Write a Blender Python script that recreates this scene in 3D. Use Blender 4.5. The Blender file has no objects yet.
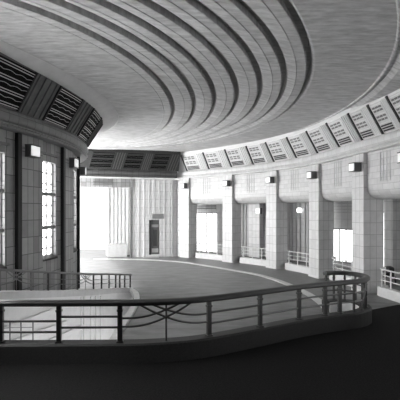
import bpy, bmesh, math, random
from mathutils import Vector
from mathutils.geometry import tessellate_polygon
random.seed(7)
S = bpy.context.scene
C = S.collection
F, CX, HY, HC = 410.0, 200.0, 211.0, 2.8

# ------------------------------------------------------------------ materials
def new_mat(name):
    m = bpy.data.materials.new(name); m.use_nodes = True
    return m, m.node_tree, m.node_tree.nodes['Principled BSDF']

def plain(name, v, rough=0.6, metal=0.0, noise=0.0, nscale=8.0, bump=0.0, stretch=(1, 1, 1), spec=0.5, emit=0):
    m, nt, b = new_mat(name)
    b.inputs['Base Color'].default_value = (v, v, v, 1)
    b.inputs['Roughness'].default_value = rough
    b.inputs['Metallic'].default_value = metal
    b.inputs['Specular IOR Level'].default_value = spec
    if noise or bump:
        tc = nt.nodes.new('ShaderNodeTexCoord'); mp = nt.nodes.new('ShaderNodeMapping')
        mp.inputs['Scale'].default_value = stretch
        n = nt.nodes.new('ShaderNodeTexNoise'); n.inputs['Scale'].default_value = nscale; n.inputs['Detail'].default_value = 6
        n.inputs['Roughness'].default_value = 0.65
        nt.links.new(tc.outputs['Object'], mp.inputs['Vector']); nt.links.new(mp.outputs[0], n.inputs['Vector'])
        if noise:
            r = nt.nodes.new('ShaderNodeMapRange')
            r.inputs['From Min'].default_value = 0.3; r.inputs['From Max'].default_value = 0.7
            r.inputs['To Min'].default_value = v * (1 - noise); r.inputs['To Max'].default_value = v * (1 + noise)
            nt.links.new(n.outputs['Fac'], r.inputs['Value']); nt.links.new(r.outputs[0], b.inputs['Base Color'])
        if bump:
            bp = nt.nodes.new('ShaderNodeBump'); bp.inputs['Strength'].default_value = bump; bp.inputs['Distance'].default_value = 0.02
            nt.links.new(n.outputs['Fac'], bp.inputs['Height']); nt.links.new(bp.outputs[0], b.inputs['Normal'])
    if emit:
        b.inputs['Emission Color'].default_value = (1, 1, 1, 1); b.inputs['Emission Strength'].default_value = emit
    return m

def tiled(name, v, w=0.36, h=0.6, mortar=0.012, var=0.10, dark=0.45, rough=0.45, offset=0.0, noise=0.06):
    """glazed blocks with joints, laid in the surface's own metres (UV)"""
    m, nt, b = new_mat(name)
    uv = nt.nodes.new('ShaderNodeUVMap')
    br = nt.nodes.new('ShaderNodeTexBrick')
    br.offset = offset; br.squash = 1.0
    br.inputs['Scale'].default_value = 1.0
    br.inputs['Brick Width'].default_value = w; br.inputs['Row Height'].default_value = h
    br.inputs['Mortar Size'].default_value = mortar; br.inputs['Mortar Smooth'].default_value = 0.3
    br.inputs['Color1'].default_value = (v * (1 - var),) * 3 + (1,)
    br.inputs['Color2'].default_value = (v * (1 + var),) * 3 + (1,)
    br.inputs['Mortar'].default_value = (v * dark,) * 3 + (1,)
    nt.links.new(uv.outputs[0], br.inputs['Vector'])
    n = nt.nodes.new('ShaderNodeTexNoise'); n.inputs['Scale'].default_value = 5; n.inputs['Detail'].default_value = 5
    nt.links.new(uv.outputs[0], n.inputs['Vector'])
    r = nt.nodes.new('ShaderNodeMapRange'); r.inputs['From Min'].default_value = .3; r.inputs['From Max'].default_value = .7
    r.inputs['To Min'].default_value = 1 - noise; r.inputs['To Max'].default_value = 1 + noise
    nt.links.new(n.outputs['Fac'], r.inputs['Value'])
    mx = nt.nodes.new('ShaderNodeVectorMath'); mx.operation = 'SCALE'
    nt.links.new(br.outputs['Color'], mx.inputs[0]); nt.links.new(r.outputs[0], mx.inputs['Scale'])
    nt.links.new(mx.outputs[0], b.inputs['Base Color'])
    bp = nt.nodes.new('ShaderNodeBump'); bp.inputs['Strength'].default_value = .4; bp.inputs['Distance'].default_value = .01; bp.invert = True
    nt.links.new(br.outputs['Fac'], bp.inputs['Height']); nt.links.new(bp.outputs[0], b.inputs['Normal'])
    b.inputs['Roughness'].default_value = rough
    return m

M = dict(
    ceil=plain('ceiling_plaster', .52, .8, noise=.30, nscale=2.2, bump=.5, stretch=(1.2, 4.5, 1), spec=.2),
    ceil_rim=plain('ceiling_rim_plaster', .6, .7, noise=.08, nscale=3),
    road=plain('worn_concrete_road', .19, .55, noise=.30, nscale=1.2, bump=.3, stretch=(1, 2.6, 1), spec=.4),
    strip=plain('pale_kerb_stone', .62, .6, noise=.12, nscale=5),
    walk=plain('footway_terrazzo', .16, .5, noise=.2, nscale=6),
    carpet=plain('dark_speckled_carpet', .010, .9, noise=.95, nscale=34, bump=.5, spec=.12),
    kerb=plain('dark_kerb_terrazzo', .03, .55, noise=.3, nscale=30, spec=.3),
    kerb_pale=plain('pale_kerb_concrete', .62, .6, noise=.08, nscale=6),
    rail=plain('dark_bronze_rail', .13, .32, 1.0, spec=.4),
    rail_mid=plain('grey_metal_rail', .20, .4, .5),
    rail_pale=plain('pale_painted_rail', .72, .4, .0),
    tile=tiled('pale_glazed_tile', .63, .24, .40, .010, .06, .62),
    tile_beam=tiled('pale_beam_tile', .6, .55, .2, .010, .06, .75, offset=.5),
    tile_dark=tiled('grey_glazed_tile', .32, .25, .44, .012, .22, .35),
    tile_wall=tiled('back_wall_tile', .70, .22, .5, .012, .05, .7),
    band=tiled('cornice_band_tile', .62, .32, 3.0, .008, .05, .75),
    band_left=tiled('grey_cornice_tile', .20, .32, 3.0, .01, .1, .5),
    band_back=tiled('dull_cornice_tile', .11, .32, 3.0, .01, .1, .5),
    cove=plain('pale_cove_plaster', .75, .6, noise=.04, nscale=4),
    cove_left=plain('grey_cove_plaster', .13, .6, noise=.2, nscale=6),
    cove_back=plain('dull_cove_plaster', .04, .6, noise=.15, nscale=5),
    black=plain('black_grille_back', .006, .7, spec=.1),
    bar_left=plain('polished_grille_bar', .62, .35, .2),
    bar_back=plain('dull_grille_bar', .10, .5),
    grille_pale=plain('pale_grille_back', .62, .6, noise=.1, nscale=9),
    bar_dark=plain('dark_grille_bar', .02, .5),
    bar_grey=plain('grey_grille_bar', .17, .5),
    channel=plain('dark_metal_and_channel_shade', .02, .5, .3),
    metal=plain('dark_sconce_metal', .13, .4, .2),
    glass=plain('opal_sconce_glass', .85, .3, emit=.3),
    pane=plain('added_drum_pane', .9, .3, emit=26.0),
    pane_soft=plain('frosted_bay_pane', .9, .3, emit=1.6),
    pane_view=plain('clear_drum_pane', .9, .3, emit=5.0),
    fill_pane_well=plain('added_well_pane', .9, .3, emit=.5),
    fill_pane_near=plain('added_near_pane', .9, .3, emit=1.2),
    fill_pane_big=plain('added_hall_pane', .9, .3, emit=24.0),
    frame=plain('grey_window_frame', .22, .5, .2),
    white_panel=plain('white_fluted_panel', .8, .6),
    grey_panel=plain('grey_outer_panel', .42, .6, noise=.08, nscale=3),
    outer=tiled('outer_wall_tile', .5, .3, .8, .012, .06, .7),
    door=plain('grey_door_paint', .25, .5), dark=plain('dark_recess', .03, .7),
    well=plain('pale_well_plaster', .82, .6, noise=.08, nscale=2.5), wellband=plain('pale_well_band', .85, .6), wellgrey=plain('grey_well_panel', .4, .6, noise=.1, nscale=3),
    rear=plain('dark_rear_wall', .05, .8), building=plain('hazy_building', .75, .8, noise=.15, nscale=.8),
    leather=plain('dark_leather', .02, .4),
)

# ------------------------------------------------------------------ helpers
def link(name, verts, faces, mat, parent=None, uvs=None, smooth=False, bevel=0):
    me = bpy.data.meshes.new(name); me.from_pydata([tuple(v) for v in verts], [], faces)
    if uvs:
        ul = me.uv_layers.new(name='UVMap')
        for i, l in enumerate(me.loops): ul.data[i].uv = uvs[i]
    bm = bmesh.new(); bm.from_mesh(me)
    bmesh.ops.recalc_face_normals(bm, faces=bm.faces)
    bm.to_mesh(me); bm.free()
    me.materials.append(mat)
    if smooth:
        for p in me.polygons: p.use_smooth = True
        try: me.set_sharp_from_angle(angle=math.radians(38))
        except Exception: pass
    o = bpy.data.objects.new(name, me); C.objects.link(o)
    if parent: o.parent = parent
    if bevel:
        b = o.modifiers.new('bevel', 'BEVEL'); b.width = bevel; b.segments = 2; b.limit_method = 'ANGLE'
    return o

class MB:
    def __init__(s): s.v = []; s.f = []; s.u = []
    def face(s, idx, uv=None):
        s.f.append(tuple(idx)); s.u += (uv if uv else [(0, 0)] * len(idx))
    def build(s, name, mat, parent=None, **k):
        return link(name, s.v, s.f, mat, parent, s.u, **k)
    def sweep(s, cur, s0, s1, prof, closed=True, step=.25, uoff=0.0, zf=None):
        """sweep a (d, z) profile along a plan curve; UVs in metres"""
        n = max(1, int(math.ceil(abs(s1 - s0) / step)))
        m = len(prof); cum = [prof[0][1]]
        for i in range(1, m + 1):
            a, b = prof[i - 1], prof[i % m]
            cum.append(cum[-1] - math.hypot(a[0] - b[0], a[1] - b[1]))
        base = len(s.v)
        for i in range(n + 1):
            t = s0 + (s1 - s0) * i / n
            dz = zf(t) if zf else 0
            for d, z in prof:
                p = cur.at(t, d); s.v.append((p[0], p[1], z + dz))
        for i in range(n):
            ua = s0 + (s1 - s0) * i / n + uoff; ub = s0 + (s1 - s0) * (i + 1) / n + uoff
            for j in range(m if closed else m - 1):
                k = (j + 1) % m
                a = base + i * m
                s.face((a + j, a + k, a + m + k, a + m + j), [(ua, cum[j]), (ua, cum[j + 1]), (ub, cum[j + 1]), (ub, cum[j])])
        if closed:
            s.face([base + j for j in range(m)], [(p[0], p[1]) for p in prof])
            e = base + n * m
            s.face([e + j for j in range(m)][::-1], [(p[0], p[1]) for p in prof][::-1])
        return s
    def box8(s, P):
        """8 corners: bottom 4 then top 4"""
        b = len(s.v); s.v += [tuple(p) for p in P]
        for q in ((0, 3, 2, 1), (4, 5, 6, 7), (0, 1, 5, 4), (1, 2, 6, 5), (2, 3, 7, 6), (3, 0, 4, 7)):
            pts = [Vector(P[i]) for i in q]
            w = (pts[1] - pts[0]).length; h = (pts[2] - pts[1]).length
            if abs(pts[1].z - pts[0].z) > abs(pts[2].z - pts[1].z):
                uv = [(0, pts[0].z), (0, pts[1].z), (h, pts[2].z), (h, pts[3].z)]
            else: uv = [(0, pts[0].z), (w, pts[1].z), (w, pts[2].z), (0, pts[3].z)]
            s.face([b + i for i in q], uv)
        return s
    def bx(s, x0, x1, y0, y1, z0, z1):
        return s.box8([(x0, y0, z0), (x1, y0, z0), (x1, y1, z0), (x0, y1, z0), (x0, y0, z1), (x1, y0, z1), (x1, y1, z1), (x0, y1, z1)])
    def blk(s, cur, sc, w, d0, d1, z0, z1):
        """straight block standing across a curve at arclength sc"""
        p = Vector(cur.at(sc, 0)); n = Vector(cur.n(sc)); t = Vector((n.y, -n.x))
        q = lambda a, d, z: (p.x + t.x * a + n.x * d, p.y + t.y * a + n.y * d, z)
        h = w / 2
        return s.box8([q(-h, d0, z0), q(h, d0, z0), q(h, d1, z0), q(-h, d1, z0), q(-h, d0, z1), q(h, d0, z1), q(h, d1, z1), q(-h, d1, z1)])
    def tube(s, pts, r, seg=8, flat=1.0):
        pts = [Vector(p) for p in pts]; base = len(s.v)
        for i, p in enumerate(pts):
            a = pts[max(0, i - 1)]; b = pts[min(len(pts) - 1, i + 1)]
            t = (b - a).normalized()
            up = Vector((0, 0, 1)) if abs(t.z) < .95 else Vector((1, 0, 0))
            x = t.cross(up).normalized(); y = x.cross(t).normalized()
            for k in range(seg):
                an = 2 * math.pi * k / seg
                s.v.append(tuple(p + x * r * math.cos(an) + y * r * flat * math.sin(an)))
        for i in range(len(pts) - 1):
            for k in range(seg):
                a = base + i * seg; k2 = (k + 1) % seg
                s.face((a + k, a + k2, a + seg + k2, a + seg + k))
        s.face([base + k for k in range(seg)][::-1]); e = base + (len(pts) - 1) * seg
        s.face([e + k for k in range(seg)])
        return s

class Curve:
    """plan curve through points (Catmull-Rom), addressed by arclength; n() points away from the hall"""
    def __init__(self, pts, straight=False):
        P = [Vector(p[:2]) for p in pts]
        L = []
        if straight: L = P
        else:
            E = [2 * P[0] - P[1]] + P + [2 * P[-1] - P[-2]]
            for i in range(1, len(E) - 2):
                for k in range(24):
                    t = k / 24; a, b, c, d = E[i - 1], E[i], E[i + 1], E[i + 2]
                    L.append(.5 * ((2 * b) + (c - a) * t + (2 * a - 5 * b + 4 * c - d) * t * t + (3 * b - a - 3 * c + d) * t ** 3))
            L.append(P[-1])
        self.L = L; self.S = [0]
        for i in range(1, len(L)): self.S.append(self.S[-1] + (L[i] - L[i - 1]).length)
        self.len = self.S[-1]
    def p(self, s):
        if s <= 0: return self.L[0] + (self.L[1] - self.L[0]).normalized() * s
        if s >= self.len: return self.L[-1] + (self.L[-1] - self.L[-2]).normalized() * (s - self.len)
        lo, hi = 0, len(self.S) - 1
        while hi - lo > 1:
            m = (lo + hi) // 2
            if self.S[m] <= s: lo = m
            else: hi = m
        f = (s - self.S[lo]) / (self.S[hi] - self.S[lo])
        return self.L[lo].lerp(self.L[hi], f)
    def t(self, s): return (self.p(s + .12) - self.p(s - .12)).normalized()
    def n(self, s):
        t = self.t(s); return Vector((-t.y, t.x))
    def at(self, s, d=0): return self.p(s) + self.n(s) * d
    def near(self, q):
        q = Vector(q); best = min((((self.p(self.len * i / 800)) - q).length, self.len * i / 800) for i in range(801))
        return best[1]
    def px(self, px, d=0, lo=0, hi=None):
        """arclength where the curve meets the sight line through image column px"""
        hi = self.len + (2.5 if hi is None else 0) if hi is None else hi; k = (px - CX) / F; prev = None
        for i in range(1201):
            s = lo + (hi - lo) * i / 1200; q = self.at(s, d)
            if q.y < .5: prev = None; continue
            v = q.x - k * q.y
            if prev is not None and prev[1] * v <= 0:
                f = prev[1] / (prev[1] - v) if prev[1] != v else 0
                return prev[0] + (s - prev[0]) * f
            prev = (s, v)
        return None

def tag(o, label=None, cat=None, group=None, kind=None):
    if label: o['label'] = label
    if cat: o['category'] = cat
    if group: o['group'] = group
    if kind: o['kind'] = kind
    return o
def thing(name, label, cat, loc=(0, 0, 0), group=None):
    o = bpy.data.objects.new(name, None); C.objects.link(o); o.location = loc; o.empty_display_size = .2
    return tag(o, label, cat, group)
def seat(root):
    """children were modelled in world space: keep them there under the moved Empty"""
    for c in root.children:
        c.matrix_parent_inverse = root.matrix_basis.inverted()
def st(o): o['kind'] = 'structure'; return o
def at_px(px, py, z): 
    Y = F * (HC - z) / (py - HY); return ((px - CX) / F * Y, Y)
ORD = ['first', 'second', 'third', 'fourth', 'fifth', 'sixth', 'seventh', 'eighth', 'ninth', 'tenth', 'eleventh', 'twelfth', 'thirteenth', 'fourteenth']

# ------------------------------------------------------------------ plan curves
COL = [(-.94, 24.6), (1.48, 22.4), (3.47, 20.0), (4.79, 17.26), (5.45, 14.15), (5.88, 11.55)]
right = Curve([(-2.0, 25.4)] + COL + [(5.9, 8.9), (5.3, 6.2), (4.2, 3.8), (2.2, 1.2)])
drum = Curve([(-7.6, 1.5), (-5.75, 5.0), (-5.0, 7.5), (-4.52, 9.2), (-4.16, 10.7), (-3.95, 12.1), (-3.93, 13.6), (-4.2, 15.2), (-4.95, 16.8), (-6.3, 18.1), (-8.3, 18.9)])
back = Curve([(-11, 21.8), (-1.45, 24.25)], straight=True)
ZC, ZB, ZT = 4.75, 5.17, 6.08     # cornice soffit, frieze foot, frieze head

# ------------------------------------------------------------------ floor
WELL_EDGE = [(-2.42, 14.75), (-2.1, 14.0), (-1.92, 13.2), (-1.84, 12.5), (-1.80, 11.5), (-1.78, 10.1), (-1.75, 8.8), (-1.70, 7.6)]
RAMP = [(-5.05, 7.0), (-4.55, 8.1), (-4.29, 8.8), (-3.77, 10.3), (-3.27, 12.2), (-2.84, 13.7), (-2.42, 14.84)]
RZ = [1.22, 1.16, 1.08, .80, .46, .226, .03]
NEAR = [(-6.4, 7.95), (-5.0, 7.66), (-3.7, 7.6), (-1.86, 7.62), (-.9, 7.68), (0, 7.92), (1.04, 8.5), (2.26, 9.25), (3.15, 9.68), (3.8, 9.95), (4.2, 10.35), (4.3, 10.8), (4.1, 11.22), (3.75, 11.35), (3.42, 11.22)]
near = Curve(NEAR)
ramp = Curve(RAMP); well = Curve(WELL_EDGE)

def flat(name, outer, holes, z, mat, thick=.25):
    loops = [[Vector((x, y, 0)) for x, y in outer]] + [[Vector((x, y, 0)) for x, y in h] for h in holes]
    tris = tessellate_polygon(loops); V = [v for l in loops for v in l]
    mb = MB(); n = len(V)
    mb.v = [(v.x, v.y, z) for v in V] + [(v.x, v.y, z - thick) for v in V]
    for t in tris: mb.face(t); mb.face([i + n for i in t][::-1])
    k = 0
    for l in loops:
        for i in range(len(l)):
            a, b = k + i, k + (i + 1) % len(l); mb.face((a, b, b + n, a + n))
        k += len(l)
    return st(mb.build(name, mat))

wl = [tuple(well.p(well.len * i / 20)) for i in range(21)]
ra = [tuple(ramp.at(ramp.len * i / 20, .45 if i < 18 else .12)) for i in range(21)]
s_w = near.near(wl[-1])
nl = [tuple(near.at(s_w * i / 12, .1)) for i in range(13)]
hole = wl + nl[::-1][1:-3] + ra[0:-1]
# pale stone strip between road and footway
STRIP = [(-6.2, 23.9), (-3.6, 23.6), (-1.1, 22.5), (1.42, 19.5), (2.67, 17.7), (3.4, 15.4), (3.68, 13.2), (3.62, 11.6), (3.4, 10.9), (2.95, 9.7)]
strip = Curve(STRIP)
big = [(-14, 5.9), (-14, 30), (9.5, 30), (10.5, 12), (9.5, 4), (4.5, 9.2), (3.9, 9.95)]
nb = [tuple(near.at(near.len * i / 60, -.02)) for i in range(61) if near.len * i / 60 < near.near((3.9, 10.0))]
outer = [(-14, 7.9)] + [(-14, 30), (9.5, 30), (11, 12.6), (5.9, 12.25), (4.2, 11.25)] + [tuple(near.at(near.near((4.2, 10.35)), -.05))] + nb[::-1]
floor = flat('floor', outer, [hole], 0, M['road'])
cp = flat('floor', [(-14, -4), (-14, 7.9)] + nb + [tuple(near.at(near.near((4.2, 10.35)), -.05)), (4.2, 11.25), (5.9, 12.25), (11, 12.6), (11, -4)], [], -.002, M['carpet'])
mb = MB(); mb.sweep(strip, 0, strip.len, [(-.14, 0), (-.14, .015), (.14, .015), (.14, 0)])
o = st(mb.build('trim_1', M['strip']))
# footway between strip and columns (slightly raised slab)
fw = [tuple(strip.at(strip.len * i / 40, .14)) for i in range(41)][6:34]
fo = [tuple(right.at(s, 1.2)) for s in [right.near(COL[0]) - .6 + i * (right.near((5.9, 11.9)) - right.near(COL[0]) + .6) / 30 for i in range(31)]]
flat('floor', fw + fo[::-1], [], .008, M['walk'], .006)
# pale edging round the well
mb = MB(); mb.sweep(well, 0, well.len - .2, [(-.02, -.3), (-.02, .05), (-.2, .05), (-.2, 0.0), (-.05, -.3)])
st(mb.build('trim_2', M['strip']))
mb = MB(); mb.sweep(well, 0, well.len - .1, [(-.0, -3), (-.0, -.02), (.12, -.02), (.12, -3)])
st(mb.build('wall_well', M['wellgrey']))
flat('floor', [(-7, 6), (-7, 16), (-1, 16), (-1, 6)], [], -3, M['well'])

# ------------------------------------------------------------------ ramp round the drum
def rz(s):
    n = len(RAMP); ss = [ramp.near(p) for p in RAMP]
    for i in range(n - 1):
        if s <= ss[i + 1] or i == n - 2:
            f = (s - ss[i]) / (ss[i + 1] - ss[i]); return RZ[i] + (RZ[i + 1] - RZ[i]) * max(-.5, min(1, f))
mb = MB(); mb.sweep(ramp, 0, ramp.len, [(-.04, -.17), (-.04, 0), (.16, 0), (.16, -.17)], zf=rz, step=.3)
st(mb.build('trim_3', M['kerb_pale']))
mb = MB()
n = 80
for i in range(n + 1):
    s = ramp.len * i / n; q = ramp.at(s, 0); q2 = ramp.at(s, 1.6 - .9 * (s / ramp.len) ** 3)
    mb.v += [(q.x, q.y, -3), (q.x, q.y, rz(s) - .08), (q2.x, q2.y, rz(s) - .08), (q2.x, q2.y, -3)]
for i in range(n):
    a = i * 4
    for j in range(4): mb.face((a + j, a + (j + 1) % 4, a + 4 + (j + 1) % 4, a + 4 + j))
mb.face((0, 1, 2, 3)); mb.face((n * 4, n * 4 + 1, n * 4 + 2, n * 4 + 3))
st(mb.build('wall_ramp', M['well']))
# sloping bands and upright mouldings on the well side of the ramp
for k, (px0, y0, px1, y1) in enumerate([(-6, 334, 58, 309), (-6, 350, 66, 323), (36, 348, 84, 326)]):
    mb = MB(); pts = []
    for i in range(41):
        px = px0 + (px1 - px0) * i / 40; py = y0 + (y1 - y0) * i / 40
        s = ramp.px(px, -.02); q = ramp.at(s, -.02); pts.append((q.x, q.y, HC - (py - HY) / F * q.y))
    b = 0
    for i, p in enumerate(pts):
        s = ramp.near(p[:2]); nn = ramp.n(s)
        mb.v += [(p[0] + nn.x * .06 * a_, p[1] + nn.y * .06 * a_, p[2] + b_) for a_, b_ in ((1, -.06), (-.5, -.06), (-.5, .06), (1, .06))]
    for i in range(40):
        a = i * 4
        for j in range(4): mb.face((a + j, a + (j + 1) % 4, a + 4 + (j + 1) % 4, a + 4 + j))
    mb.face((0, 1, 2, 3)); mb.face((160, 161, 162, 163))
    st(mb.build('trim_%d' % (4 + k), M['wellband']))
mb = MB()
for px in (81.5, 84, 91, 96, 101):
    s = ramp.px(px, -.02); mb.blk(ramp, s, .07, -.05, .02, -2.98, rz(s) - .2)
st(mb.build('trim_7', M['wellband']))

# ------------------------------------------------------------------ balustrades
def path3(cur, s0, s1, d, zfun, step=.12):
    n = max(2, int(abs(s1 - s0) / step)); out = []
    for i in range(n + 1):
        s = s0 + (s1 - s0) * i / n; q = cur.at(s, d); out.append((q.x, q.y, zfun(s)))
    return out

# kerb of the near balustrade: upper lip over a body
mb = MB(); mb.sweep(near, 0, near.len, [(-.13, 0), (-.13, .33), (-.10, .36), (.16, .36), (.18, .33), (.18, -.25)], step=.15)
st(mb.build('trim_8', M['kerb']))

mb = MB(); mb.sweep(near, near.near((2.26, 9.25)), near.len, [(.181, 0), (.181, .33), (.2, .32), (.2, 0)], step=.15)  # pale lining paints light onto the dark kerb's inner face
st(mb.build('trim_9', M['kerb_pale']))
bal = thing('balustrade', 'long dark metal balustrade sweeping across the foreground on the dark curved kerb', 'balustrade', (0, 7.9, 0))
top = lambda s: 1.11
mb = MB(); mb.sweep(near, 0, near.len, [(-.06, 1.04), (-.085, 1.07), (-.085, 1.11), (-.06, 1.14), (0, 1.155), (.06, 1.14), (.085, 1.11), (.085, 1.07), (.06, 1.04)], step=.12)
mb.build('handrail', M['rail'], bal, smooth=True)
PP = [-.62, 1, 59, 120, 209, 260, 299, 325]
ps = [near.near((-5.0, 7.66))] + [near.px(p, 0, 0, near.near((4.3, 10.3))) for p in PP[1:]]
pl = [near.near(q) for q in ((3.32, 9.74), (3.72, 9.9), (4.0, 10.1), (4.2, 10.38), (4.3, 10.75), (4.2, 11.08), (3.98, 11.28), (3.7, 11.34), (3.44, 11.24))]
posts = ps + pl
for s in posts:
    k = .6 if s > pl[0] + .1 else 1.0; m_ = MB(); m_.blk(near, s, .085 * k, -.03 * k, .03 * k, .36, 1.075); m_.blk(near, s, .12 * k, -.05 * k, .05 * k, .36, .39); m_.blk(near, s, .105 * k, -.042 * k, .042 * k, .93, .97)
    m_.build('post', M['rail'], bal)
def rails(s0, s1, zz):
    for z in zz:
        MB().tube(path3(near, s0, s1, 0, lambda s: z), .022, 8).build('rail_bar', M['rail'], bal, smooth=True)
rails(posts[0], posts[1], (.78, .57)); rails(posts[1], posts[2], (.755, .555))
rails(posts[2], posts[3], (.835, .635))
for i in range(4, len(posts) - 1):
    if i in (10,): continue
    rails(posts[i], posts[i + 1], (.82, .61))
def motif(cur, s0, s1, parent, mat, zlo=.36, zhi=1.08, r=.02, d=0, zf=None, both=True):
    """two crossing swags meeting a thin centre rod, as in the photograph's ornamental bay"""
    zf = zf or (lambda s: 0); c = (s0 + s1) / 2; H = zhi - zlo
    MB().tube([(*cur.at(c, d), zlo + zf(c)), (*cur.at(c, d), zhi + zf(c))], r * .9, 8).build('centre_rod', mat, parent, smooth=True)
    for sg in ((-1, 1)):
        e = s0 if sg < 0 else s1; L = abs(e - c)
        for (zend, over, zcross, sag) in ((.40, .62, .63, .0), (.62, .38, .9, .0)):
            pts = []
            for i in range(22):
                u = i / 21                       # from the post to beyond the rod
                x = (1 - u) * 1.0 + u * (-over)  # 1 at post, 0 at rod
                if both is False and x < 0: continue
                zz = zend - .02 * math.sin(math.pi * min(1, max(0, x))) + (1.0 - zend) * ((1 - x) / (1 + over)) ** 2.1
                s = c + sg * x * L
                q = cur.at(s, d); pts.append((q.x, q.y, zlo + H * zz + zf(s)))
            MB().tube(pts, r, 8).build('scroll_bar', mat, parent, smooth=True)
motif(near, posts[3], posts[4], bal, M['rail'])
motif(near, posts[10], posts[11], bal, M['rail'])
seat(bal)

rb = thing('balustrade', 'low grey metal balustrade following the ramp below the tall left windows', 'balustrade', (-3.6, 11, .6))
MB().sweep(ramp, 0, ramp.len - .05, [(.02, .43), (.02, .47), (.05, .49), (.08, .47), (.08, .43)], zf=rz, step=.2).build('handrail', M['rail_mid'], rb, smooth=True)
rps = [ramp.px(p) for p in (1.5, 33, 50, 65, 79, 95, 103, 110.5, 117, 121, 126, 131.5)]
rps = [ramp.len * .02] + rps
for s in rps:
    MB().blk(ramp, s, .035, .03, .07, rz(s), rz(s) + .44).build('post', M['rail_mid'] if s < 3.2 else M['rail'], rb)
mot = [(rps[1], rps[2]), (rps[5], rps[6])]
for i in range(len(rps) - 1):
    a, b = rps[i], rps[i + 1]
    if any(abs(a - m[0]) < .01 for m in mot): continue
    for z in (.16, .29):
        MB().tube(path3(ramp, a, b, .05, lambda s: rz(s) + z, .2), .010, 6).build('rail_bar', M['rail_mid'], rb, smooth=True)
for a, b in mot: motif(ramp, a, b, rb, M['rail_mid'], 0, .44, .011, .05, rz)
seat(rb)

w = thing('window_21', None, None, (-1.8, 10, -2.4)); w['kind'] = 'structure'  # added unseen glowing window that brightens the well
MB().sweep(well, 1.2, well.len - .8, [(-.03, -2.6), (-.03, -.7), (-.01, -.7), (-.01, -2.6)]).build('pane', M['fill_pane_well'], w)
for i in range(6):
    x = 1.2 + (well.len - 2.0) * i / 5; MB().sweep(well, x - .02, x + .02, [(-.06, -2.6), (-.06, -.7), (-.03, -.7), (-.03, -2.6)]).build('mullion', M['frame'], w)
seat(w)
# small lower rail in the well
lr = thing('stair_railing', 'small thin railing low in the stair well behind the near balustrade', 'railing', (-3.9, 9.4, -.6))
pts = []
for px in (10, 21, 33):
    s = ramp.px(px, -.3); q = ramp.at(s, -.3); zt = HC - (322 - HY) / F * q.y
    MB().blk(ramp, s, .02, -.31, -.29, -3, zt).build('post', M['rail_mid'], lr); pts.append((q.x, q.y, zt))
q = ramp.at(ramp.px(-4, -.3), -.3); pts = [(q.x, q.y, HC - (323 - HY) / F * q.y)] + pts
MB().tube(pts, .012, 6).build('handrail', M['rail_mid'], lr)
for dz in (.12,):
    MB().tube([(x, y, z - dz) for x, y, z in pts], .008, 6).build('rail_bar', M['rail_mid'], lr)
seat(lr)

# ------------------------------------------------------------------ columns
cs = [right.near(p) for p in COL] 
cs.append(right.near((5.9, 8.9))); cs.append(right.near((5.2, 6.0)))
names = ['farthest pale tiled column beside the back wall corner', 'pale tiled column second from the back wall', 'pale tiled column third from the back wall, left of the bay with a small lit lamp',
         'pale tiled column with dark side, behind the rounded end of the near balustrade', 'tall column with broad dark side, just right of the balustrade end', 'nearest column, cut by the right edge of the photo']
CW, CD = .72, .75
for i, s in enumerate(cs):
    q = right.p(s)
    if i < 6:
        t = thing('column', names[i], 'column', (q.x, q.y, 0))
        MB().blk(right, s, CW, 0, CD, 0, ZC + .02).build('shaft', M['tile'], t, bevel=.015)
        MB().blk(right, s, CW + .03, -.015, CD + .015, 0, .1).build('base', M['kerb_pale'], t)
        seat(t)
    else:
        st(MB().blk(right, s, CW, 0, CD, 0, ZC + .02).build('wall_right', M['tile']))

# scalloped beams between the columns
prof = [(.75, ZC + .02), (.13, ZC + .02), (.13, 3.62)]
for k in range(1, 9):
    a = math.pi / 2 * k / 8; prof.append((.13 + .42 * (1 - math.cos(a)), 3.62 - .42 * math.sin(a)))
prof += [(.8, 3.20), (.8, 3.3)]
prof = [(.8, ZC + .02)] + prof[1:-1]
for i in range(len(cs) - 1):
    st(MB().sweep(right, cs[i] + CW / 2, cs[i + 1] - CW / 2, prof, step=.3).build('wall_right', M['tile_beam'], smooth=True))
    # three upright joints in the middle of each beam
    c = (cs[i] + cs[i + 1]) / 2
    mb = MB()
    for dx in (-.24, -.08, .08, .24): mb.blk(right, c + dx, .02, .115, .14, 3.75, 4.7)
    st(mb.build('trim_%d' % (10 + i), M['tile']))
# left of the first column: wall up to the corner
st(MB().sweep(right, right.near(COL[0]) - 1.0, cs[0] - CW / 2, [(.25, 0), (.25, ZC), (.75, ZC), (.75, 0)]).build('wall_corner', M['tile']))

# ------------------------------------------------------------------ cornices and friezes
def cornice(cur, s0, s1, mat, name, d=-.15):
    pr = [(1.3, ZC), (d + .02, ZC), (d + .02, ZC + .05), (d - .03, ZC + .06), (d - .03, ZC + .09), (d + .02, ZC + .10)]
    for k in range(0, 9):
        a = -math.pi / 2 + math.pi * k / 8 * .85
        pr.append((d + .05 - .10 * math.cos(a), ZC + .26 + .16 * math.sin(a)))
    pr += [(0.02, ZB), (.5, ZB)]
    return st(MB().sweep(cur, s0, s1, pr, closed=False, step=.25).build(name, mat, smooth=True))
def frieze(cur, s0, s1, mat, name):
    return st(MB().sweep(cur, s0, s1, [(.06, ZB - .03), (0, ZB), (-.56, ZT), (-.56, ZT + .45)], closed=False, step=.25).build(name, mat))
corner_s = right.near((-1.35, 24.9))
cornice(right, corner_s, right.len, M['band'], 'trim_20')
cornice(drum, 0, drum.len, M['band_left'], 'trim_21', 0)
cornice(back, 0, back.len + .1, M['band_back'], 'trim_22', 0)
frieze(right, corner_s, right.len, M['cove'], 'wall_right')
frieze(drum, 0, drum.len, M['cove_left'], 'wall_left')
frieze(back, 0, back.len + .2, M['cove_back'], 'wall_back')

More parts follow.
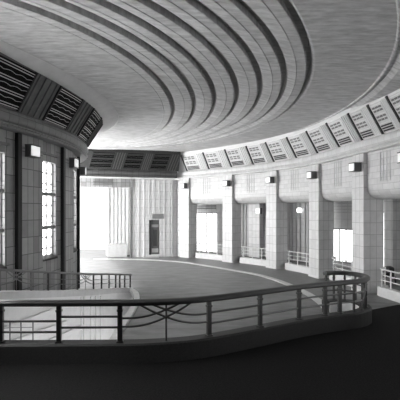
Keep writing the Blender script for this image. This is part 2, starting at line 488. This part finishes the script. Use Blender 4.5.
def cp(cur, s, u, h=0.0):
    """point on the slanting frieze: u 0 at its foot, 1 at its head; h outwards from it"""
    if cur is back: s += .28 * (u - .5)
    q = cur.at(s, -.56 * u - .85 * h); return (q.x, q.y, ZB + .91 * u - .52 * h)
def slab(mb, cur, s0, s1, u0, u1, h0, h1, n=3):
    base = len(mb.v)
    for i in range(n + 1):
        s = s0 + (s1 - s0) * i / n
        mb.v += [cp(cur, s, u0, h0), cp(cur, s, u1, h0), cp(cur, s, u1, h1), cp(cur, s, u0, h1)]
    for i in range(n):
        a = base + i * 4
        for j in range(4): mb.face((a + j, a + (j + 1) % 4, a + 4 + (j + 1) % 4, a + 4 + j))
    mb.face([base + j for j in range(4)]); mb.face([base + n * 4 + j for j in range(4)])

def ribs(cur, s0, s1, mat, nrib, name, w=.03):
    mb = MB()
    for i in range(nrib):
        s = s0 + (s1 - s0) * (i + .5) / nrib; slab(mb, cur, s - w / 2, s + w / 2, 0.02, .98, -.01, .035, 1)
    st(mb.build(name, mat))

def grille_bars(cur, s0, s1, root, bar, edge):
    mb = MB(); slab(mb, cur, s0, s1, .04, .96, -.01, .012); mb.build('backing', M['black'], root)
    mb = MB(); slab(mb, cur, s0 - .03, s0 + .015, .02, .98, 0, .05, 1); mb.build('frame_side', edge, root)
    mb = MB(); slab(mb, cur, s1 - .015, s1 + .03, .02, .98, 0, .05, 1); mb.build('frame_side', edge, root)
    for k in range(4):
        mb = MB(); u = .09 + k * .265
        slab(mb, cur, s0, s1, u - .036, u - .018, .02, .035); slab(mb, cur, s0, s1, u + .018, u + .036, .02, .035)
        mb.build('bar_pair', bar, root)
    L = s1 - s0
    for k in range(3):
        mb = MB(); pts = []
        for i in range(37):
            x = i / 36; u = .225 + k * .265 + .022 * abs(math.sin(math.pi * x * 3.5)) * 1.3 - .01
            pts.append(cp(cur, s0 + L * x, u, .03))
        mb.tube(pts, .006, 5).build('wavy_bar', bar, root)

# left frieze
LG = []
for px0, px1 in ((42, 64), (76, 86), (90.5, 95)):
    LG.append((px0, px1))
sA = drum.px(16, 0, drum.near((-5.2, 7)), drum.near((-3.93, 13.6)))   # right foot of the nearest visible grille
sB = drum.px(42, 0, drum.near((-5.2, 7)), drum.near((-3.93, 13.6)))
sC = drum.px(64, 0, drum.near((-5.2, 7)), drum.near((-3.93, 13.6)))
sD = drum.px(76, 0, drum.near((-5.2, 7)), drum.near((-3.93, 13.6)))
print('drum grilles', sA, sB, sC, sD)
pitch = 1.0 * (sC - sA); gw = sC - sB
llab = ['black grille with wavy pale bars at the left edge of the photo', 'black grille with wavy pale bars above the second tall window on the left',
        'black grille above the third left window, on the curved drum', 'narrow foreshortened black grille where the left drum turns away', 'far black grille round the turn of the left drum']
spans = [(sA - gw * 1.08, sA)]
s = sB
for k in range(4):
    spans.append((s, s + gw)); s += pitch
for k, (a, b) in enumerate(spans):
    q = drum.p((a + b) / 2)
    g = thing('frieze_grille', llab[k], 'grille', (q.x, q.y, ZB), 'black grilles on the left frieze')
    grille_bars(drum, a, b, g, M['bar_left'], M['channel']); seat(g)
    ribs(drum, b + .05, b + (pitch - gw) - .05, M['cove_left'], 4, 'trim_%d' % (30 + k))
ribs(drum, spans[0][0] - .8, spans[0][0] - .05, M['cove_left'], 4, 'trim_36')
# back frieze
bl = ['dim grille on the back frieze, next to the left drum', 'dim grille in the middle of the back frieze', 'dim grille on the back frieze nearest the right corner']
for k, (p0, p1) in enumerate(((91, 113), (125, 142), (152, 168))):
    a, b = back.px(p0 , -.28), back.px(p1, -.28); q = back.p((a + b) / 2)
    g = thing('frieze_grille', bl[k], 'grille', (q.x, q.y, ZB), 'dim grilles on the back frieze')
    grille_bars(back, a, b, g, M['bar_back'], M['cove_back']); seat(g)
for k, (p0, p1) in enumerate(((114, 124), (143, 151), (169, 179))):
    ribs(back, back.px(p0, -.28), back.px(p1, -.28), M['bar_back'], 4, 'trim_%d' % (40 + k), .05)
# right frieze
GP = [188, 210, 232.4, 254.4, 275, 297.6, 319, 341, 364, 385, 406]
gs = [right.px(p, 0, corner_s, right.near((5.9, 10))) for p in GP]
gs = [g for g in gs if g is not None]
print('right grille s', gs)
gs.append(gs[-1] + (gs[-1] - gs[-2]))
for k in range(len(gs) - 1):
    a = gs[k]; b = a + (gs[k + 1] - a) * .60; q = right.p((a + b) / 2)
    g = thing('frieze_grille', 'pale grille on the right frieze, %s from the back corner' % ORD[k], 'grille', (q.x, q.y, ZB), 'pale grilles on the right frieze')
    mb = MB(); slab(mb, right, a, b, .05, .95, 0, .012); mb.build('backing', M['grille_pale'], g)
    mb = MB(); slab(mb, right, a - .07, a, .0, 1.0, 0, .05, 1); mb.build('frame', M['bar_dark'], g)  # one-sided dark strip paints the shadow line of a recessed grille
    w = b - a
    for (u0, nr) in ((.70, 2), (.42, 2)):
        mb = MB()
        for r_ in range(nr):
            for c_ in range(3):
                x0 = a + w * (.12 + c_ * .27); uu = u0 + r_ * .10
                slab(mb, right, x0, x0 + w * .19, uu, uu + .055, .012, .03, 1)
        mb.build('lattice', M['bar_grey'], g)
    mb = MB()
    for r_ in range(3): slab(mb, right, a + w * .1, a + w * .95, .09 + r_ * .075, .135 + r_ * .075, .012, .035, 1)
    mb.build('louvre', M['bar_dark'], g)
    for uu in (.33, .61, .90):
        mb = MB(); slab(mb, right, a + w * .05, a + w, uu, uu + .02, .012, .03, 1); mb.build('rib', M['cove'], g)
    seat(g)
    ribs(right, b + .06, gs[k + 1] - .1, M['cove'], 4, 'trim_%d' % (50 + k), .035)

# ------------------------------------------------------------------ ceiling
CXc, CYc = -5.0, 12.95
RINGS = [(4.12, 7.35, 7.6), (4.82, 7.74, 8.1), (5.45, 8.15, 8.55), (6.12, 8.6, 8.95), (6.78, 9.13, 9.3), (7.42, 9.65, 9.55), (8.0, 10.4, 9.8)]
RL = [(0.02, 0.02, .02, 6.2), (3.0, 6.0, 6.0, 6.2)]
for i, (a, b, bf) in enumerate(RINGS):
    for o_, z in ((-.27, 6.203), (-.25, 6.193), (-.235, 6.193), (-.225, 6.202), (-.02, 6.195), (0.0, 6.20), (.0, 6.22), (-.06, 6.25), (-.06, 6.40), (.09, 6.40), (.12, 6.30), (.15, 6.25), (.20, 6.235)):
        RL.append((a - .08 + o_, b - (.33, .29, .25, .21, .17, .15, .1)[i] + o_ * .75, bf - .1 + o_ * .75, z))
RL += [(8.6, 10.8, 10.8, 6.25), (9.5, 11.1, 11.8, 6.24), (9.80, 11.4, 12.1, 6.235), (9.83, 11.43, 12.13, 6.20), (9.87, 11.47, 12.17, 6.20), (9.90, 11.5, 12.2, 6.235), (9.96, 11.56, 12.26, 6.235), (10.1, 11.8, 12.5, 6.14), (10.4, 12.2, 13, 6.09), (30, 32, 32, 6.09)]
mb = MB(); NA = 192
for (a, b, bf, z) in RL:
    for k in range(NA):
        an = 2 * math.pi * k / NA; sy = math.sin(an)
        mb.v.append((CXc + a * math.cos(an), min(26.3, CYc + (bf if sy > 0 else b) * sy), z))
for r_ in range(len(RL) - 1):
    for k in range(NA):
        k2 = (k + 1) % NA; mb.face((r_ * NA + k, r_ * NA + k2, (r_ + 1) * NA + k2, (r_ + 1) * NA + k))
mb.face([k for k in range(NA)])
o = st(mb.build('ceiling', M['ceil'], smooth=True)); o.data.set_sharp_from_angle(angle=math.radians(14))
# moulded rim of the ceiling round the drum
rim = Curve([(-7.0, 2.0), (-4.9, 5.6), (-4.25, 7.3), (-3.95, 8.2), (-3.46, 9.46), (-3.1, 10.8), (-2.84, 12.4), (-2.86, 14.3), (-3.15, 15.7), (-3.85, 17.2), (-5.1, 18.6), (-7.2, 19.8), (-9, 20.2)])
mb = MB(); mb.sweep(rim, 0, rim.len, [(1.0, 6.05), (.50, 6.06), (.36, 6.07), (.22, 6.10), (.11, 6.145), (.04, 6.20), (.03, 6.19), (0, 6.19), (-.02, 6.23), (1.0, 6.23)], step=.2)
st(mb.build('trim_70', M['ceil_rim'], smooth=True))

# ------------------------------------------------------------------ drum wall with tall windows
def D(px, d=.3): return drum.px(px, d, drum.near((-5.2, 7)), drum.near((-3.95, 14.2)))
wd = .34
s_w1 = (D(43), D(57)); s_d0 = (D(15.5), D(20)); s_d1 = (D(61.5), D(66)); s_w2 = (D(74.5), D(82)); 
print('drum', s_w1, s_d0, s_d1, s_w2)
P_ = s_d1[0] - s_d0[0]
WZ0, WZ1 = 1.42, 4.2
wins = [(s_w1[0] - 3 * P_, s_w1[1] - 3 * P_), (s_w1[0] - 2 * P_, s_w1[1] - 2 * P_), (s_w1[0] - P_, s_w1[1] - P_ - .0), s_w1, (s_w1[0] + P_, s_w1[1] + P_), (s_w1[0] + 2 * P_, s_w1[1] + 2 * P_)]  # first two windows are added out of view to light the hall
chans = [(s_d0[0] + k * P_, s_d0[1] + k * P_) for k in range(-3, 4)]
edges = [0]
for a, b in wins: edges += [a, b]
edges.append(drum.len)
mb = MB()
for i in range(0, len(edges), 2): mb.sweep(drum, edges[i], edges[i + 1], [(wd, -3), (wd, ZC + .01), (wd + .35, ZC + .01), (wd + .35, -3)], step=.25)
for a, b in wins:
    mb.sweep(drum, a, b, [(wd, -3), (wd, WZ0), (wd + .35, WZ0), (wd + .35, -3)]); mb.sweep(drum, a, b, [(wd, WZ1), (wd, ZC + .01), (wd + .35, ZC + .01), (wd + .35, WZ1)])
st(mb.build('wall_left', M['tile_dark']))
mb = MB()
for k, (a, b) in enumerate(chans):   # pilaster field between channel and window
    a2 = b + .0; b2 = wins[min(k, 5)][0] - .04 if k < 6 else b + .6
    mb.sweep(drum, a2, b2, [(wd - .06, -2.9), (wd - .06, ZC), (wd + .02, ZC), (wd + .02, -2.9)], step=.3)
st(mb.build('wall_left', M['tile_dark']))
mb = MB()
for a, b in chans: mb.sweep(drum, a + .03, b, [(wd - .10, -2.9), (wd - .10, ZC), (wd + .02, ZC), (wd + .02, -2.9)], step=.3)  # dark strips paint the shade of the recessed channels
st(mb.build('trim_71', M['channel']))
mb = MB()
for k in range(6): mb.sweep(drum, chans[k][1] + .0, wins[k][1] + .1, [(wd - .075, 4.38), (wd - .075, 4.44), (wd + .02, 4.44), (wd + .02, 4.38)], step=.3)
st(mb.build('trim_72', M['band_left']))
for k, (a, b) in enumerate(wins):
    q = drum.p((a + b) / 2)
    w = thing('window_%d' % (k + 1), None, None, (q.x, q.y, WZ0)); w['kind'] = 'structure'
    MB().sweep(drum, a, b, [(wd + .15, WZ0), (wd + .15, WZ1), (wd + .18, WZ1), (wd + .18, WZ0)], step=.3).build('pane', M['pane'] if k < 2 else M['pane_view'], w)
    mb = MB()
    for (x0, x1) in ((a, a + .045), (b - .045, b), ((a + b) / 2 + .03, (a + b) / 2 + .075)):
        mb.sweep(drum, x0, x1, [(wd + .09, WZ0), (wd + .09, WZ1), (wd + .145, WZ1), (wd + .145, WZ0)])
    nz = 9
    for i in range(nz + 1):
        z = WZ0 + (WZ1 - WZ0) * i / nz; mb.sweep(drum, a, b, [(wd + .11, z - .018), (wd + .11, z + .018), (wd + .14, z + .018), (wd + .14, z - .018)])
    mb.build('glazing_bars', M['frame'], w)
    for z in (2.33, 3.28):
        mb = MB(); pts = path3(drum, a + .02, b - .02, wd + .05, lambda s: z, .1)
        mb.tube(pts, .055, 10); mb.tube([(x, y, zz + .13) for x, y, zz in pts], .014, 6)
        mb.build('crossbar', M['frame'], w, smooth=True)
    MB().sweep(drum, a - .02, b + .02, [(wd - .05, WZ0 - .02), (wd - .05, WZ0 + .03), (wd + .14, WZ0 + .12), (wd + .14, WZ0 - .02)]).build('window_sill', M['channel'], w)
    seat(w)

# ------------------------------------------------------------------ sconces
def sconce(cur, s, z0, z1, d, label, w=.28, dep=.30, group=None):
    q = cur.at(s, d)
    t = thing('wall_sconce', label, 'wall lamp', (q.x, q.y, z0), group)
    MB().blk(cur, s, w, d - dep + .03, d, z0, z1).build('housing', M['metal'], t, bevel=.01)
    mb = MB(); mb.blk(cur, s, w - .02, d - dep - .012, d - dep + .035, z0 + .015, z1 - .015)
    mb.build('glass_panel', M['glass'], t, bevel=.01)
    mb = MB(); mb.blk(cur, s, w + .02, d - dep - .02, d + .0, z1, z1 + .02)
    mb.build('cap_plate', M['metal'], t)
    MB().blk(cur, s, w + .02, d - dep - .02, d, z0 - .02, z0).build('cap_plate', M['metal'], t); seat(t)
sl = ['small square lamp on the farthest column by the corner', 'square lamp on the second column from the back wall', 'square lamp on the third column from the back wall',
      'dark sided lamp on the column behind the balustrade end', 'dark sided lamp on the tall column right of the balustrade end', 'large dark lamp at the right edge of the photo on the nearest column']
for i in range(6): sconce(right, cs[i] + .10, 4.16, 4.43, 0, sl[i], group='lamps on the right columns')
for i, (px, lab) in enumerate(((28.5, 'square lamp between the first two tall windows on the left wall'), (70, 'square lamp between the second and third tall windows on the left wall'))):
    sconce(drum, D(px), 4.21, 4.49, wd - .06, lab, w=.36, dep=.20, group='lamps on the left drum')
sconce(drum, D(70) + P_ * .92, 4.15, 4.43, wd - .06, 'lamp at the far edge of the left drum seen nearly side on', w=.3, dep=.26, group='lamps on the left drum')

# ------------------------------------------------------------------ back wall
WB = 1.0
sa = back.px(131.5, WB); sd = (back.px(149, WB), back.px(160, WB))
def by(px, py, d=WB):   # height on the back wall for a pixel
    q = back.at(back.px(px, d), d); return HC - (py - HY) / F * q.y
DZ = by(155, 220)
mb = MB()
for a, b, z0, z1 in ((sa, sd[0], 0, ZC), (sd[1], back.len + .6, 0, ZC), (sd[0], sd[1], DZ, ZC)):
    mb.sweep(back, a, b, [(WB, z0), (WB, z1), (WB + .4, z1), (WB + .4, z0)], step=.5)
st(mb.build('wall_back', M['tile_wall']))
mb = MB()
x = sa + .1
while x < back.len + .4:
    if not (sd[0] - .1 < x < sd[1] + .1): mb.sweep(back, x, x + .05, [(WB - .02, .02), (WB - .02, ZC - .02), (WB + .01, ZC - .02), (WB + .01, .02)])
    else: mb.sweep(back, x, x + .05, [(WB - .02, DZ + .35), (WB - .02, ZC - .02), (WB + .01, ZC - .02), (WB + .01, DZ + .35)])
    x += .31
st(mb.build('trim_73', M['white_panel']))
LZ = by(112, 187)
st(MB().sweep(back, 0, sa, [(WB - .1, LZ), (WB - .1, ZC), (WB + .4, ZC), (WB + .4, LZ)]).build('wall_back', M['tile_dark']))
mb = MB()
for k in range(4): mb.sweep(back, back.px(93, WB), back.px(112, WB), [(WB - .14, LZ + .1 + k * .09), (WB - .14, LZ + .14 + k * .09), (WB - .1, LZ + .14 + k * .09), (WB - .1, LZ + .1 + k * .09)])
st(mb.build('trim_74', M['bar_grey']))
st(MB().sweep(back, sa - .07, sa + .02, [(WB - .05, 0), (WB - .05, LZ), (WB + .42, LZ), (WB + .42, 0)]).build('trim_75', M['bar_grey']))
st(MB().sweep(back, back.len - .05, back.len + .1, [(WB - .12, 0), (WB - .12, ZC), (WB + .1, ZC), (WB + .1, 0)]).build('trim_76', M['grey_panel']))
st(MB().sweep(back, 0, back.len, [(.06, ZC - .03), (.06, ZC - .002), (WB - .12, ZC - .002), (WB - .12, ZC - .03)]).build('trim_77', M['white_panel']))  # white panel paints the light caught by the back soffit
# door
q = back.p(sum(sd) / 2)
dr = thing('door_1', None, None, (q.x, q.y, 0)); dr['kind'] = 'structure'
MB().sweep(back, *sd, [(WB + .3, .15), (WB + .3, DZ), (WB + .35, DZ), (WB + .35, .15)]).build('door_leaf', M['door'], dr)
MB().sweep(back, sd[0], sd[0] + .12, [(WB + .0, .15), (WB + .0, DZ), (WB + .3, DZ), (WB + .3, .15)]).build('door_frame', M['dark'], dr)
mb = MB(); w_ = sd[1] - sd[0]
mb.sweep(back, sd[0] + .2, sd[1] - .06, [(WB + .27, DZ - .45), (WB + .27, DZ - .28), (WB + .31, DZ - .28), (WB + .31, DZ - .45)])
mb.sweep(back, sd[0] + .2, sd[1] - .06, [(WB + .27, .25), (WB + .27, .5), (WB + .31, .5), (WB + .31, .25)])
mb.build('door_panel', M['white_panel'], dr)
MB().sweep(back, sd[0] + .3, sd[1] - .15, [(WB + .27, .65), (WB + .27, DZ - .6), (WB + .31, DZ - .6), (WB + .31, .65)]).build('door_glass', M['metal'], dr)
seat(dr)
a, b = back.px(152, WB), back.px(164, WB)
g = thing('vent_grille', 'small horizontal louvred plate above the door in the back wall', 'vent', (q.x, q.y, DZ + .1))
mb = MB(); mb.sweep(back, a, b, [(WB - .03, DZ + .08), (WB - .03, DZ + .38), (WB, DZ + .38), (WB, DZ + .08)]); mb.build('plate', M['grey_panel'], g)
for k in range(4): MB().sweep(back, a + .03, b - .03, [(WB - .05, DZ + .1 + k * .07), (WB - .05, DZ + .13 + k * .07), (WB - .03, DZ + .13 + k * .07), (WB - .03, DZ + .1 + k * .07)]).build('slat', M['bar_grey'], g)
seat(g)
mb = MB()
mb.sweep(back, sd[0] + .01, sd[1] - .01, [(WB - .02, 0), (WB - .02, .15), (WB + .3, .15), (WB + .3, 0)]); mb.sweep(back, sd[0] - .35, sd[1] - .1, [(WB - .3, 0), (WB - .3, .08), (WB - .02, .08), (WB - .02, 0)])
t_ = mb.build('doorstep', M['kerb_pale']); tag(t_, 'pale stone doorstep below the door in the back wall', 'step')

# beyond the opening: pale fluted wall, low box, hazy building
mb = MB(); a = back.px(106, 2.6); b = back.px(131, 2.6)
mb.sweep(back, a, b + .6, [(2.6, -.3), (2.6, 4.7), (2.9, 4.7), (2.9, -.3)])
for k in range(7):
    x = a + (b - a) * (k + .3) / 6.6; mb.sweep(back, x, x + .12, [(2.5, -.3), (2.5, 4.7), (2.6, 4.7), (2.6, -.3)])
st(mb.build('wall_outside', M['white_panel']))
a, b = back.px(107, 1.7), back.px(127, 1.7)
t_ = MB().sweep(back, a, b, [(1.5, 0), (1.5, .78), (1.9, .78), (1.9, 0)]).build('stone_plinth', M['kerb_pale'], bevel=.02)
tag(t_, 'low pale boxy plinth standing in the bright opening at the back', 'plinth')
bd = thing('building', 'hazy pale building seen through the bright opening beside the left drum', 'building', (-16.5, 55, -1))
MB().bx(-19, -12.2, 54, 60, -1, 7).build('wall', M['building'], bd)
MB().bx(-16.5, -12.6, 53.6, 54, -1, 3.4).build('porch', M['building'], bd)
for i in range(3):
    for j in range(3): MB().bx(-14.9 + i * .8, -14.5 + i * .8, 53.9, 54.05, 3.8 + j * 1.0, 4.4 + j * 1.0).build('window', M['cove'], bd)
MB().bx(-19.2, -12, 53.8, 60.2, 7, 7.2).build('roof', M['grey_panel'], bd)
seat(bd)

# ------------------------------------------------------------------ arcade behind the columns
OD = 3.3
os0, os1 = right.near(COL[0]) - 1.9, right.len
def R(px, d=OD): return right.px(px, d, right.near(COL[0]) - 2.4, right.near((5.9, 9.0)))
st(MB().sweep(right, os0, os1, [(OD, 0), (OD, 3.9), (OD + .3, 3.9), (OD + .3, 0)], closed=True).build('wall_outer', M['outer']))
st(MB().sweep(right, os0 + .2, os1, [(.7, 3.75), (.7, 3.9), (OD + .3, 3.9), (OD + .3, 3.75)], closed=True).build('ceiling_arcade', M['cove']))
def rpz(px, py, d=OD):
    q = right.at(R(px, d), d); return HC - (py - HY) / F * q.y
k_ = 10
def bay_window(p0, p1, y0, y1, nm, nmull, mat='pane_soft'):
    global k_
    a, b = R(p0, OD - .05), R(p1, OD - .05); z1 = rpz((p0 + p1) / 2, y0); z0 = max(.05, rpz((p0 + p1) / 2, y1)); q = right.at((a + b) / 2, OD)
    w = thing('window_%d' % k_, None, None, (q.x, q.y, z0)); w['kind'] = 'structure'; k_ += 1
    MB().sweep(right, a, b, [(OD - .04, z0), (OD - .04, z1), (OD - .01, z1), (OD - .01, z0)]).build('pane', M[mat], w)
    mb = MB()
    for i in range(nmull + 1):
        x = a + (b - a) * i / nmull; mb.sweep(right, x - .02, x + .02, [(OD - .08, z0), (OD - .08, z1), (OD - .04, z1), (OD - .04, z0)])
    mb.build('mullion', M['frame'], w)
    mb = MB()
    for z in (z0, z1): mb.sweep(right, a - .04, b + .04, [(OD - .1, z - .03), (OD - .1, z + .03), (OD - .03, z + .03), (OD - .03, z - .03)])
    mb.build('window_frame', M['frame'], w); seat(w)
bay_window(196, 217, 213, 252, '', 5, 'pane_soft')
bay_window(333, 353, 229, 262, '', 3, 'pane_soft')
bay_window(383, 390, 212, 268, '', 1, 'pane_soft')
for (c_, w2) in (((cs[5] + cs[6]) / 2, .9), ((cs[6] + cs[7]) / 2, .9), (cs[7] + 2.0, .9)):  # windows added in the unseen near bays to light ceiling and rail
    q = right.at(c_, OD); w = thing('window_%d' % k_, None, None, (q.x, q.y, .4)); w['kind'] = 'structure'; k_ += 1
    MB().sweep(right, c_ - w2, c_ + w2, [(OD - .04, .4), (OD - .04, 3.6), (OD - .01, 3.6), (OD - .01, .4)]).build('pane', M['fill_pane_near'], w)
    mb = MB()
    for i in range(5): x = c_ - w2 + 2 * w2 * i / 4; mb.sweep(right, x - .02, x + .02, [(OD - .08, .4), (OD - .08, 3.6), (OD - .04, 3.6), (OD - .04, .4)])
    mb.build('mullion', M['frame'], w); seat(w)
# upright outer pilasters and panels
mb = MB()
for px in (252, 259): s = R(px); 
s0_, s1_ = R(252), R(263)
mb.sweep(right, min(s0_, s1_), max(s0_, s1_), [(OD - .35, 0), (OD - .35, 3.75), (OD, 3.75), (OD, 0)])
s0_, s1_ = R(391), R(400)
mb.sweep(right, min(s0_, s1_), max(s0_, s1_), [(OD - .35, 0), (OD - .35, 3.75), (OD, 3.75), (OD, 0)])
st(mb.build('wall_outer', M['tile']))
mb = MB()
for px in (243, 246, 249, 289, 292, 296, 300, 305, 308):
    mb.blk(right, R(px, OD - .03), .06, OD - .05, OD, 0, 3.7)
st(mb.build('trim_80', M['grey_panel']))
mb = MB()
for z in (2.7, 2.85, 3.0, 3.15, 3.3): mb.sweep(right, R(333), R(353), [(OD - .05, z), (OD - .05, z + .06), (OD, z + .06), (OD, z)])
st(mb.build('trim_81', M['grey_panel']))
mb = MB()
for z in (2.95, 3.1): mb.sweep(right, R(197), R(216), [(OD - .05, z), (OD - .05, z + .07), (OD, z + .07), (OD, z)])
st(mb.build('trim_82', M['bar_grey']))
# arcade lamps
for px, py0, py1, lab, ww, lit, dd in ((259, 208, 214, 'small dark lamp on the white pier seen through the second bay', .32, False, OD - .35),
                           (300.5, 208, 212.5, 'small bright lamp on the outer wall seen through the third bay', .32, True, OD)):
    s = R(px, dd - .1); q = right.at(s, dd); z1 = HC - (py0 - HY) / F * q.y; z0 = HC - (py1 - HY) / F * q.y
    t = thing('wall_sconce', lab, 'wall lamp', (q.x, q.y, z0))
    MB().blk(right, s, ww, dd - .2, dd, z0, z1).build('housing', M['glass'] if lit else M['metal'], t)
    MB().blk(right, s, ww - .04, dd - .23, dd - .2, z0 + .02, z1 - .02).build('glass_panel', plain('lit_lamp_glass', .9, .3, emit=3) if lit else M['glass'], t)
    seat(t)

# kerbs and white railings in each bay
rl = ['white railing in the farthest bay, before the bright tall window', 'white railing in the second bay, before the white pier', 'white railing in the third bay, behind the column with the dark side',
      'white railing in the fourth bay, below the bright window', 'white railing on the rounded pale kerb beside the nearest column']
for i in range(5):
    a, b = cs[i] + CW / 2, cs[i + 1] - CW / 2
    P = []
    for k in range(7):
        an = math.pi / 2 * k / 6; P.append(tuple(right.at(a + .02 + .45 * (1 - math.cos(an)), .30 + .45 * (1 - math.sin(an)))))
    n = 8
    for k in range(1, n + 1):
        P.append(tuple(right.at(a + .47 + (b - a - .47) * k / n, .30)))
    kc = Curve(P, straight=True)
    st(MB().sweep(kc, 0.02, kc.len - .01, [(-.02, 0), (-.02, .27), (0, .31), (.22, .31), (.22, 0)], step=.12).build('trim_%d' % (90 + i), M['kerb_pale'], smooth=True))
    q = kc.p(kc.len / 2)
    rt = thing('railing', rl[i], 'railing', (q.x, q.y, .3), 'white railings between the right columns')
    L = kc.len - .03
    for z, r in ((.88, .026), (.70, .016), (.53, .016)):
        MB().tube(path3(kc, .03, L, .1, lambda s: z, .1), r, 8).build('handrail' if z > .8 else 'rail_bar', M['rail_pale'], rt, smooth=True)
    npst = 4
    for k in range(npst + 1):
        MB().blk(kc, .06 + (L - .1) * k / npst, .04, .085, .115, .31, .87).build('post', M['rail_pale'], rt)
    seat(rt)

# dark rounded seat behind the railing of the nearest bay
s = right.px(390, 2.2, right.near(COL[3]), right.near((5.9, 9))); q = right.at(s, 2.2)
zt = HC - (266 - HY) / F * q.y
t = thing('armchair', 'dark rounded chair back showing above the white railing in the nearest bay', 'chair', (q.x, q.y, 0))
mb = MB(); pts = []
pr = [(-.05, .35), (-.05, zt - .1)]
n = 16; base = 0
for i in range(n + 1):
    x = -1 + 2 * i / n; h = .35 + (zt - .35) * max(0.15, (1 - abs(x) ** 2.6)) 
    u = x * .42; dpt = .12 + .25 * x * x
    nn = right.n(s); tt = Vector((nn.y, -nn.x)); c = q + tt * u
    for (dd, z) in ((-dpt, .3), (-dpt, h - .04), (-dpt + .06, h), (-dpt + .16, h), (-dpt + .22, h - .04), (-dpt + .22, .3)):
        v = c + nn * dd; mb.v.append((v.x, v.y, z))
for i in range(n):
    for j in range(6): mb.face((i * 6 + j, i * 6 + (j + 1) % 6, (i + 1) * 6 + (j + 1) % 6, (i + 1) * 6 + j))
mb.face(range(6)); mb.face([n * 6 + j for j in range(6)])
mb.build('backrest', M['leather'], t, smooth=True)
class _P:  # local frame at the chair
    pass
MB().blk(right, s, .72, -.0 + 2.2 - .62, 2.2 - .1, .28, .46).build('seat', M['leather'], t, bevel=.04)
for sx in (-.3, .3):
    for dd in (1.66, 2.2): MB().blk(right, s + sx, .05, dd - .025, dd + .025, 0, .3).build('leg', M['rail'], t)
seat(t)

# ------------------------------------------------------------------ shell: unseen sides of the hall
def wall(name, x0, x1, y0, y1, z0, z1, m): return st(MB().bx(x0, x1, y0, y1, z0, z1).build(name, m))
wall('wall_rear', -14, 11, -4.2, -4, -.3, 6.3, M['rear'])
wall('wall_side', -14.2, -14, -4.2, 23, -3, 6.3, M['rear'])
wall('wall_side', 11, 11.2, -4.2, 12, -.3, 6.3, M['rear'])
# added unseen glowing window beyond the drum, lighting the far-left recess
w = thing('window_20', None, None, (-9.9, 20.4, 0)); w['kind'] = 'structure'
MB().bx(-10.0, -9.95, 19.0, 22.2, .6, 4.5).build('pane', M['fill_pane_big'], w)
mb = MB()
for k in range(6): y = 19.0 + 3.2 * k / 5; mb.bx(-9.94, -9.88, y - .03, y + .03, .6, 4.5)
for k in range(6): z = .6 + 3.9 * k / 5; mb.bx(-9.93, -9.89, 19, 22.2, z - .02, z + .02)
mb.build('glazing_bars', M['frame'], w); seat(w)
mb = MB(); mb.bx(-10.3, -10.0, 17.5, 22.0, 0, 6.3); st(mb.build('wall_recess', M['tile_wall']))

# ------------------------------------------------------------------ world, sun, camera
W = bpy.data.worlds.new('sky'); S.world = W; W.use_nodes = True
bg = W.node_tree.nodes['Background']; bg.inputs[0].default_value = (1, 1, 1, 1); bg.inputs[1].default_value = 1.1
sun = bpy.data.lights.new('sun', 'SUN'); sun.energy = .3; sun.angle = .02
so = bpy.data.objects.new('sun', sun); C.objects.link(so)
so.rotation_euler = Vector((.35, -1, -.42)).to_track_quat('-Z', 'Y').to_euler()

cam = bpy.data.cameras.new('camera'); co = bpy.data.objects.new('camera', cam); C.objects.link(co)
cam.sensor_width = 36; cam.lens = 36 * F / 400; cam.shift_y = 11 / 400; cam.clip_start = .05
co.location = (0, 0, HC); co.rotation_euler = (math.pi / 2, 0, 0)
S.camera = co
S.view_settings.view_transform = 'Standard'; S.view_settings.look = 'None'; S.view_settings.gamma = 1
S.view_settings.exposure = 0.9
